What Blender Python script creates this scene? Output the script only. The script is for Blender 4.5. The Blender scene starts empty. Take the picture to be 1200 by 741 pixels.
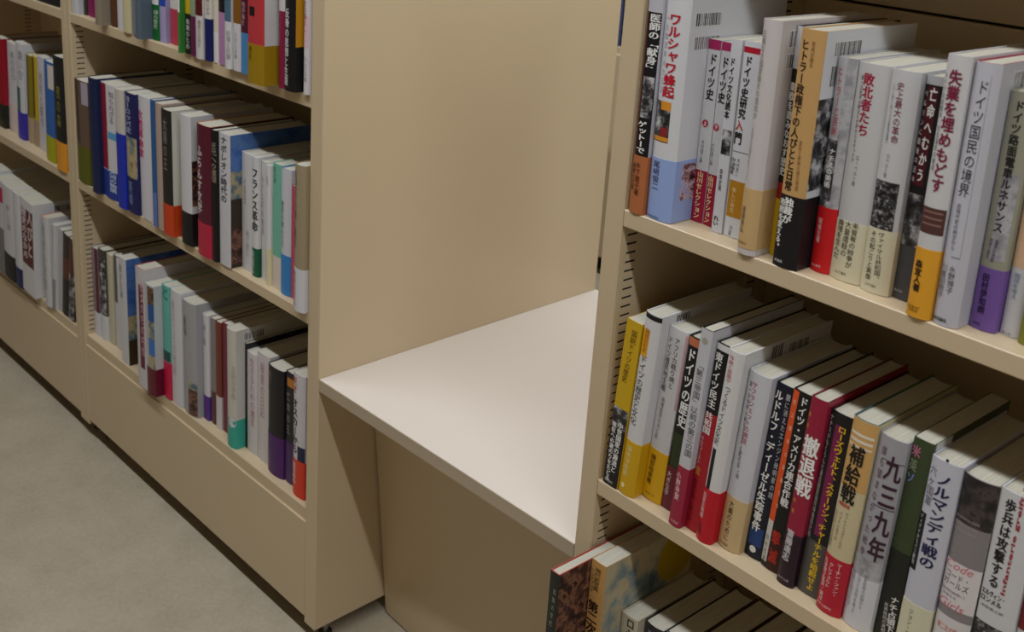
import bpy, math, random
from mathutils import Matrix, Vector
sc = bpy.context.scene
COL = sc.collection
# ---------------------------------------------------------------- camera
cd = bpy.data.cameras.new('camera'); cam = bpy.data.objects.new('camera', cd); COL.objects.link(cam)
R3 = Matrix([[0.690808, 0.720172, 0.06431], [-0.246505, 0.150969, 0.957311], [-0.67972, 0.677171, -0.281816]])                      # rows: right, up, forward
m = Matrix.Identity(4)
for i in range(3):
    m[i][0] = R3[0][i]; m[i][1] = R3[1][i]; m[i][2] = -R3[2][i]
m.translation = Vector([1.20549, -0.8348, 1.17452])
cam.matrix_world = m
cd.sensor_fit = 'HORIZONTAL'; cd.sensor_width = 36.0; cd.lens = 38.8557; cd.shift_y = -0.1331
cd.clip_start = 0.02
cd.dof.use_dof = True; cd.dof.focus_distance = 1.24; cd.dof.aperture_fstop = 10.0
sc.camera = cam
# ---------------------------------------------------------------- world, lights, exposure
sc.view_settings.view_transform = 'Standard'; sc.view_settings.look = 'None'
sc.view_settings.gamma = 1.0; sc.view_settings.use_curve_mapping = False
sc.view_settings.exposure = 0.0
w = bpy.data.worlds.new('room_ambient'); sc.world = w; w.use_nodes = True
bgn = w.node_tree.nodes['Background']; bgn.inputs[0].default_value = (0.66, 0.52, 0.36, 1); bgn.inputs[1].default_value = 0.02
def lamp(name, loc, sx, sy, power, col=(0.965, 1.0, 1.02)):
    l = bpy.data.lights.new(name, 'AREA'); l.shape = 'RECTANGLE'; l.size = sx; l.size_y = sy; l.energy = power; l.color = col
    o = bpy.data.objects.new(name, l); COL.objects.link(o); o.location = loc
    return o
LZ = 2.40
LAMPS = [((0.75, -0.64), 4.4, 43.0), ((0.95, 1.12), 4.0, 46.0)]  # second lamp is an unseen addition that brightens end panel and worktop
for (lx, ly), ln, pw in LAMPS:
    lamp('lamp_light', (lx, ly, LZ - 0.075), ln, 0.04, pw)
# ---------------------------------------------------------------- helpers
def srgb(h):
    h = h.lstrip('#'); h = ''.join(x * 2 for x in h) if len(h) == 3 else h; c = [int(h[i:i+2], 16) / 255 for i in (0, 2, 4)]
    return [x / 12.92 if x <= 0.04045 else ((x + 0.055) / 1.055) ** 2.4 for x in c] + [1.0]
MATS = {}
def nodes(name):
    mt = bpy.data.materials.new(name); mt.use_nodes = True
    nt = mt.node_tree; return mt, nt, nt.nodes['Principled BSDF']
def mat(col, rough=0.42, gain=1.0):
    k = (col, rough, gain)
    if k in MATS: return MATS[k]
    if col.startswith('@'): mt = photo(col[1:])
    else:
        mt, nt, bs = nodes('print_' + col.lstrip('#')); c = srgb(col)
        bs.inputs['Base Color'].default_value = [min(1, x * gain) for x in c[:3]] + [1]
        bs.inputs['Roughness'].default_value = rough; bs.inputs['Specular IOR Level'].default_value = 0.35
    MATS[k] = mt; return mt
PH = {'bw': (['#101012', '#2a2a2d', '#4a4a4e', '#8c8c90', '#c4c4c6'], 90), 'crowd': (['#0c0c0e', '#17171a', '#2a2a2c', '#55555a', '#a0a0a2'], 260),
      'silver': (['#84848a', '#9a9aa0', '#a8a8ae', '#b8b8be', '#8c8c92'], 60), 'dark': (['#141316', '#221f22', '#342e30', '#4a4244', '#2a2628'], 80),
      'flower': (['#20141a', '#5a2830', '#a08088', '#c8b8c8', '#8f9bd0'], 110), 'sepia': (['#1c0f10', '#35201e', '#5a3a34', '#8a6048', '#241416'], 70),
      'paint': (['#2c3c50', '#5c7484', '#a89c7c', '#b8a884', '#7c6a48'], 28), 'clouds': (['#4a6070', '#7f8f90', '#b5aa8c', '#bfb292', '#a89a78'], 14), 'sky': (['#2c4c94', '#3c64ac', '#5478b4', '#4468b0', '#6c8cbc'], 12)}
def photo(kind):
    cols, s = PH[kind]; mt, nt, bs = nodes('printed_picture_' + kind)
    tc = nt.nodes.new('ShaderNodeTexCoord'); n = nt.nodes.new('ShaderNodeTexNoise'); r = nt.nodes.new('ShaderNodeValToRGB')
    n.inputs['Scale'].default_value = s; n.inputs['Detail'].default_value = 4; n.inputs['Roughness'].default_value = 0.65
    nt.links.new(tc.outputs['Object'], n.inputs['Vector']); nt.links.new(n.outputs['Fac'], r.inputs['Fac'])
    e = r.color_ramp.elements; ps = [0.34, 0.43, 0.5, 0.57, 0.66]
    while len(e) < 5: e.new(0.5)
    for i in range(5): e[i].position = ps[i]; e[i].color = srgb(cols[i])
    nt.links.new(r.outputs['Color'], bs.inputs['Base Color']); bs.inputs['Roughness'].default_value = 0.4
    return mt
def steel(name, col, rough=0.5, bump=0.02):
    mt, nt, bs = nodes(name); tc = nt.nodes.new('ShaderNodeTexCoord'); n = nt.nodes.new('ShaderNodeTexNoise')
    n.inputs['Scale'].default_value = 900; n.inputs['Detail'].default_value = 2
    b = nt.nodes.new('ShaderNodeBump'); b.inputs['Strength'].default_value = bump; b.inputs['Distance'].default_value = 0.001
    nt.links.new(tc.outputs['Object'], n.inputs['Vector']); nt.links.new(n.outputs['Fac'], b.inputs['Height']); nt.links.new(b.outputs['Normal'], bs.inputs['Normal'])
    bs.inputs['Base Color'].default_value = srgb(col); bs.inputs['Roughness'].default_value = rough; bs.inputs['Specular IOR Level'].default_value = 0.5
    return mt
BEIGE = steel('beige_painted_steel', '#cab798', 0.36)
LEDGE = steel('pale_melamine', '#d3cac2', 0.45, 0.01)
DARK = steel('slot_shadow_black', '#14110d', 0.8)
CHROME = steel('foot_metal', '#9a9a98', 0.25); CHROME.node_tree.nodes['Principled BSDF'].inputs['Metallic'].default_value = 1.0
def page_mat():
    mt, nt, bs = nodes('page_block_paper'); tc = nt.nodes.new('ShaderNodeTexCoord'); mp = nt.nodes.new('ShaderNodeMapping')
    mp.inputs['Scale'].default_value = (2600, 25, 25)
    n = nt.nodes.new('ShaderNodeTexNoise'); n.inputs['Scale'].default_value = 1.0; n.inputs['Detail'].default_value = 2
    r = nt.nodes.new('ShaderNodeValToRGB'); e = r.color_ramp.elements
    e[0].position = 0.2; e[0].color = srgb('#a9a494'); e[1].position = 0.7; e[1].color = srgb('#cfccbf')
    nt.links.new(tc.outputs['Object'], mp.inputs['Vector']); nt.links.new(mp.outputs['Vector'], n.inputs['Vector'])
    nt.links.new(n.outputs['Fac'], r.inputs['Fac']); nt.links.new(r.outputs['Color'], bs.inputs['Base Color']); bs.inputs['Roughness'].default_value = 0.9
    return mt
PAGE = page_mat()
def floor_mat():
    mt, nt, bs = nodes('speckled_beige_vinyl'); tc = nt.nodes.new('ShaderNodeTexCoord')
    a = nt.nodes.new('ShaderNodeTexNoise'); a.inputs['Scale'].default_value = 9; a.inputs['Detail'].default_value = 6; a.inputs['Roughness'].default_value = 0.7
    b = nt.nodes.new('ShaderNodeTexNoise'); b.inputs['Scale'].default_value = 160; b.inputs['Detail'].default_value = 3
    mx = nt.nodes.new('ShaderNodeMix'); mx.data_type = 'FLOAT'; mx.inputs[0].default_value = 0.35
    r = nt.nodes.new('ShaderNodeValToRGB'); e = r.color_ramp.elements
    e[0].position = 0.36; e[0].color = srgb('#a59b88'); e[1].position = 0.64; e[1].color = srgb('#b9ae9c')
    nt.links.new(tc.outputs['Object'], a.inputs['Vector']); nt.links.new(tc.outputs['Object'], b.inputs['Vector'])
    nt.links.new(a.outputs['Fac'], mx.inputs[2]); nt.links.new(b.outputs['Fac'], mx.inputs[3])
    nt.links.new(mx.outputs[0], r.inputs['Fac']); nt.links.new(r.outputs['Color'], bs.inputs['Base Color']); bs.inputs['Roughness'].default_value = 0.55
    return mt
class MB:
    """collects boxes and sheets, then links them as one mesh object"""
    def __init__(s): s.v = []; s.f = []; s.mi = []; s.sm = []; s.mats = []
    def slot(s, mt):
        if mt not in s.mats: s.mats.append(mt)
        return s.mats.index(mt)
    def add(s, vs, fs, mt, smooth=False):
        o = len(s.v); k = s.slot(mt); s.v += [tuple(p) for p in vs]
        for f in fs: s.f.append([i + o for i in f]); s.mi.append(k); s.sm.append(smooth)
    def box(s, x0, x1, y0, y1, z0, z1, mt, c=0.0):
        if c <= 0:
            s.add([(x, y, z) for z in (z0, z1) for y in (y0, y1) for x in (x0, x1)],
                  [(0, 2, 3, 1), (4, 5, 7, 6), (0, 1, 5, 4), (2, 6, 7, 3), (0, 4, 6, 2), (1, 3, 7, 5)], mt); return
        # chamfered box
        P = []; F = []; idx = {}
        L = [(x0, x1), (y0, y1), (z0, z1)]
        for cx in (0, 1):
            for cy in (0, 1):
                for cz in (0, 1):
                    for ax in range(3):
                        p = [L[0][cx], L[1][cy], L[2][cz]]
                        for k, cc in enumerate((cx, cy, cz)):
                            if k != ax: p[k] += c if cc == 0 else -c
                        idx[(cx, cy, cz, ax)] = len(P); P.append(p)
        ce = Vector(((x0 + x1) / 2, (y0 + y1) / 2, (z0 + z1) / 2))
        def face(ids):
            a, b, d = (Vector(P[i]) for i in ids[:3]); n = (b - a).cross(d - a)
            mid = sum((Vector(P[i]) for i in ids), Vector()) / len(ids)
            F.append(ids if n.dot(mid - ce) > 0 else ids[::-1])
        for ax in range(3):
            o = [k for k in range(3) if k != ax]
            for sd in (0, 1):
                q = []
                for a, b in ((0, 0), (1, 0), (1, 1), (0, 1)):
                    cc = [0, 0, 0]; cc[ax] = sd; cc[o[0]] = a; cc[o[1]] = b; q.append(idx[tuple(cc) + (ax,)])
                face(q)
            for a in (0, 1):
                for b in (0, 1):
                    c0 = [0, 0, 0]; c1 = [0, 0, 0]; c1[ax] = 1
                    for cc in (c0, c1): cc[o[0]] = a; cc[o[1]] = b
                    face([idx[tuple(c0) + (o[0],)], idx[tuple(c1) + (o[0],)], idx[tuple(c1) + (o[1],)], idx[tuple(c0) + (o[1],)]])
        for cx in (0, 1):
            for cy in (0, 1):
                for cz in (0, 1): face([idx[(cx, cy, cz, k)] for k in range(3)])
        s.add(P, F, mt)
    def build(s, name, parent=None, loc=(0, 0, 0), rot=(0, 0, 0)):
        me = bpy.data.meshes.new(name); me.from_pydata(s.v, [], s.f)
        for mt in s.mats: me.materials.append(mt)
        me.polygons.foreach_set('material_index', s.mi); me.polygons.foreach_set('use_smooth', s.sm); me.update()
        o = bpy.data.objects.new(name, me); COL.objects.link(o); o.location = loc; o.rotation_euler = rot
        if parent: o.parent = parent
        return o
def thing(name, label, cat, loc=(0, 0, 0), rot=(0, 0, 0), group=None):
    o = bpy.data.objects.new(name, None); COL.objects.link(o); o.empty_display_size = 0.05
    o.location = loc; o.rotation_euler = rot; o['label'] = label; o['category'] = cat
    if group: o['group'] = group
    return o
def struct(o): o['kind'] = 'structure'; return o
# ---------------------------------------------------------------- room
G = {'Xc': 0.50616, 'tA': 0.02838, 'tC': 0.02487, 'tL': 0.03973, 'zl': 0.43146, 'tl': 0.0186, 'zA3': 0.84461, 'zA2': 0.52492, 'zA1': 0.20084, 'zA1r': 0.17973, 'zC2': 0.83817, 'zC1': 0.52823, 'pB': 0.01095, 'yawC': -0.04173}
FZ = -0.033
fm = floor_mat()
WALL = steel('grey_white_wall_paint', '#b9b2ae', 0.8)
def shell(name, *b, mt=WALL):
    k = MB(); k.box(*b, mt); return struct(k.build(name))
shell('floor', -4.5, 4.5, -1.7, 4.5, FZ - 0.1, FZ, mt=fm)
shell('ceiling', -4.5, 4.5, -1.7, 4.5, LZ, LZ + 0.1, mt=steel('white_ceiling_tile', '#bdb8b0', 0.9))
shell('wall_back', -4.5, 4.5, 4.5, 4.6, FZ, LZ)
shell('bounce_block_wall', -4.5, 4.5, -1.8, -1.7, FZ, LZ, mt=steel('brown_bounce_tint', '#84745c', 0.8))  # unseen, added to block and warm the bounce where opposite bookcases would stand
shell('wall_left', -4.6, -4.5, -1.7, 4.5, FZ, LZ)
shell('wall_right', 4.5, 4.6, -1.7, 4.5, FZ, LZ)
for k, ((lx, ly), ln, pw) in enumerate(LAMPS):
    t = thing('ceiling_light', ['long fluorescent ceiling light over the aisle in front of the shelves', 'added unseen ceiling light behind the bookcases, brightening the end panel'][k], 'ceiling light', (lx, ly, LZ - 0.07), group='ceiling lights')
    a = MB(); a.box(-ln / 2 - .03, ln / 2 + .03, -.08, .08, 0.03, .07, WALL, .004); a.build('housing', t)
    a = MB(); em, nt, bs = nodes('lit_tube'); bs.inputs['Emission Color'].default_value = (1, .94, .88, 1); bs.inputs['Emission Strength'].default_value = 2.0
    a.box(-ln / 2, ln / 2, -.05, .05, 0.0, .03, em, .003); a.build('tube_cover', t)
# ---------------------------------------------------------------- bookcases
INNER = 0.81; BACKY = 0.2686; TOPZ = 1.215; FULL = 0.597
def slots(side, x, name_parent, face=+1):
    """slotted shelf rails on a panel's inner face at x (face: direction they look)"""
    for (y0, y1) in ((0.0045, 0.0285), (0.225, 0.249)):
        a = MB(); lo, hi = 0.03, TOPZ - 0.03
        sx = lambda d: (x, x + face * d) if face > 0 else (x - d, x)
        a.box(*sx(0.0003), y0 + .004, y1 - .0035, lo, hi, DARK)  # black strip stands in for the shade inside the slots
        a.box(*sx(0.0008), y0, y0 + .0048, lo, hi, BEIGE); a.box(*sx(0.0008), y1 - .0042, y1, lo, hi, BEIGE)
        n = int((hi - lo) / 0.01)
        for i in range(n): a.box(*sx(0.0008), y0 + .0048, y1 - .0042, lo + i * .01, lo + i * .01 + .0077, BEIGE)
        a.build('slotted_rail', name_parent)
def bookcase(label, loc, yaw, left_t, right_t, shelf_zs, base_z, kick, inner=INNER, left_panel=True):
    """local x=0 is the left inner face; front plane y=0"""
    t = thing('bookcase', label, 'bookcase', loc, (0, 0, yaw), 'beige steel library bookcases')
    if left_panel:
        a = MB(); a.box(-left_t, 0, 0, FULL, 0, TOPZ, BEIGE, .0012); a.build('side_panel', t)
    a = MB(); a.box(inner, inner + right_t, 0, FULL, 0, TOPZ, BEIGE, .0012); a.build('side_panel', t)
    for z in shelf_zs:
        a = MB(); a.box(.0004, inner - .0004, .0004, BACKY - .002, z - .018, z, BEIGE, .0009); a.build('shelf', t)
    a = MB(); a.box(.0004, inner - .0004, .0035, BACKY - .002, base_z - .045, base_z, BEIGE, .001); a.build('shelf', t)
    a = MB(); a.box(.0006, inner - .0006, .0002, .0145, G['pB'], kick, BEIGE, .0008); a.build('kick_board', t)
    a = MB(); a.box(0, inner, BACKY, BACKY + .012, .02, 1.0445, BEIGE, .001); a.build('back_panel', t)
    a = MB(); a.box(0, inner, BACKY, BACKY + .012, 1.0475, TOPZ, BEIGE, .001); a.build('back_panel', t)
    a = MB(); a.box(.0006, inner - .0006, BACKY + .0122, BACKY + .014, 1.03, 1.06, DARK); a.build('seam_shade_strip', t)  # added black strip keeps the seam dark against light from behind
    a = MB(); a.box(-left_t if left_panel else 0, inner + right_t, 0, FULL, TOPZ, TOPZ + .02, BEIGE, .001); a.build('top_panel', t)
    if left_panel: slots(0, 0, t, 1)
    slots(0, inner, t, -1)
    for fx in (inner + right_t * .3, .02):
        for fy in (.035, FULL - .05):
            a = MB(); n = 14
            for (r, z0, z1) in ((.0045, FZ, .001), (.011, FZ, FZ + .005)):
                ring = [(math.cos(2 * math.pi * i / n) * r, math.sin(2 * math.pi * i / n) * r) for i in range(n)]
                a.add([(fx + p[0], fy + p[1], z) for z in (z0, z1) for p in ring],
                      [(i, (i + 1) % n, n + (i + 1) % n, n + i) for i in range(n)] + [tuple(range(n))[::-1], tuple(range(n, 2 * n))], CHROME)
            a.build('levelling_foot', t)
    return t
UP = []
tL2 = G['tL'] / 2
bookcase('beige steel bookcase in the middle, its bare end panel facing the worktop', (-0.81, 0, 0), 0, tL2, G['tA'],
         [G['zA2'], G['zA3']] + UP, G['zA1'], G['zA1r'], inner=0.81 - G['tA'])
bookcase('beige steel bookcase at the far left, partly cut off by the photo', (-0.81 - 2 * tL2 - 0.79, 0, 0), 0, 0.02, tL2 - .0004,
         [G['zA2'], G['zA3']] + UP, G['zA1'], G['zA1r'], inner=0.79)
bookcase('beige steel bookcase at the right, nearest the camera', (G['Xc'] + G['tC'] * math.cos(G['yawC']), G['tC'] * math.sin(G['yawC']), 0), G['yawC'],
         G['tC'], 0.028, [G['zC1'], G['zC2']], G['zA1'], G['zA1r'])
# worktop between the bookcases
t = thing('worktop', 'pale pinkish worktop ledge spanning the gap between two bookcases', 'worktop', (0, 0, 0))
a = MB(); X1 = G['Xc'] + .0
ym = 0.0016; zl = G['zl']; tl = G['tl']; sl = math.tan(G['yawC'])
vs = [(.0006, ym, zl - tl), (X1 - .0006, ym, zl - tl), (X1 - .0006 - sl * 0, FULL, zl - tl), (.0006, FULL, zl - tl)]
a.add(vs + [(x, y, zl) for x, y, z in vs], [(0, 3, 2, 1), (4, 5, 6, 7), (0, 1, 5, 4), (1, 2, 6, 5), (2, 3, 7, 6), (3, 0, 4, 7)], LEDGE)
a.build('worktop_board', t)
a = MB(); a.box(.0006, X1 - .0006, ym - .0009, ym - .0001, zl - tl, zl - .0004, steel('beige_edge_band', '#b3a48e', 0.45)); a.build('edge_band', t)
t2 = thing('kneehole_panel', 'slightly tilted beige panel under the worktop', 'panel', (0, 0, 0))
a = MB(); zt = zl - tl - .0006; zb = FZ + .004
def by(x, z): return 0.9 * (0.1526 - (z / 0.9 + 0.025) * 0.0984) - (x - .0036) * 0.06
q = [(.0036, zb), (X1 - .004, zb), (X1 - .004, zt), (.0036, zt)]
vs = [(x, by(x, z), z) for x, z in q] + [(x, by(x, z) + .018, z) for x, z in q]
a.add(vs, [(0, 1, 2, 3), (5, 4, 7, 6), (4, 0, 3, 7), (1, 5, 6, 2), (3, 2, 6, 7), (4, 5, 1, 0)], BEIGE)
a.build('panel_board', t2)
for fx in (.03, .16, .36, X1 - .04):
    a = MB(); a.box(fx - .012, fx + .012, by(fx, zb) + .003, by(fx, zb) + .015, FZ, zb + .001, DARK); a.build('glide', t2)
RY = 1.60; RZ = 0.664
t3 = thing('low_cabinet', 'low beige cabinet far behind the gap beside the near upright', 'cabinet', (-0.80, RY, 0))
a = MB(); a.box(-.6, .6, 0, .40, FZ + .05, RZ, BEIGE, .002); a.build('cabinet_body', t3)
a = MB(); a.box(-.58, .58, .03, .37, FZ, FZ + .051, DARK); a.build('plinth', t3)
for s in (-1, 1):
    a = MB(); a.box(min(.002 * s, .596 * s), max(.002 * s, .596 * s), -.016, -.0005, FZ + .06, RZ - .02, BEIGE, .002); d = a.build('door', t3)
    a = MB(); a.box(.04 * s - .006, .04 * s + .006, -.034, -.0155, .36, .46, CHROME, .002); a.build('handle', d)
# ---------------------------------------------------------------- lettering
GLY = {}
def glyphs(strings):
    need = [k for k in strings if k not in GLY]; obs = []
    for s, bold in need:
        cu = bpy.data.curves.new('g', 'FONT'); cu.body = s; cu.size = 1.0; cu.resolution_u = 2; cu.fill_mode = 'BOTH' if False else 'FRONT'
        if s in ('Code', 'Girls'): cu.shear = 0.35
        o = bpy.data.objects.new('g', cu); COL.objects.link(o); obs.append(o)
    dg = bpy.context.evaluated_depsgraph_get()
    for k, o in zip(need, obs):
        ev = o.evaluated_get(dg); me = ev.to_mesh()
        vs = [tuple(v.co[:2]) for v in me.vertices]; fs = [tuple(p.vertices) for p in me.polygons]
        flip = any(p.normal.z < 0 for p in me.polygons)
        fs = [f[::-1] for f in fs] if flip else fs; ev.to_mesh_clear()
        tris = [(f[0], f[i], f[i + 1]) for f in fs for i in range(1, len(f) - 1)]; mids = {}; done = []
        while tris:                      # split long strokes so that they follow a rounded spine
            a = tris.pop(); e = max(((a[i], a[(i + 1) % 3], a[(i + 2) % 3]) for i in range(3)), key=lambda q: abs(vs[q[0]][0] - vs[q[1]][0]))
            if abs(vs[e[0]][0] - vs[e[1]][0]) < (0.13 if len(k[0]) == 1 else 9) * 1.0: done.append(a); continue
            key = (min(e[0], e[1]), max(e[0], e[1]))
            if key not in mids:
                mids[key] = len(vs); vs.append(((vs[e[0]][0] + vs[e[1]][0]) / 2, (vs[e[0]][1] + vs[e[1]][1]) / 2))
            mm = mids[key]; tris += [(e[0], mm, e[2]), (mm, e[1], e[2])]
        GLY[k] = (vs, done)
    for o in obs: cu = o.data; bpy.data.objects.remove(o); bpy.data.curves.remove(cu)
ROT = set('ー「」（）『』〜—'); SMALL = set('ャュョッァィゥェォゃゅょっぁぃぅぇぉ')
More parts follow.
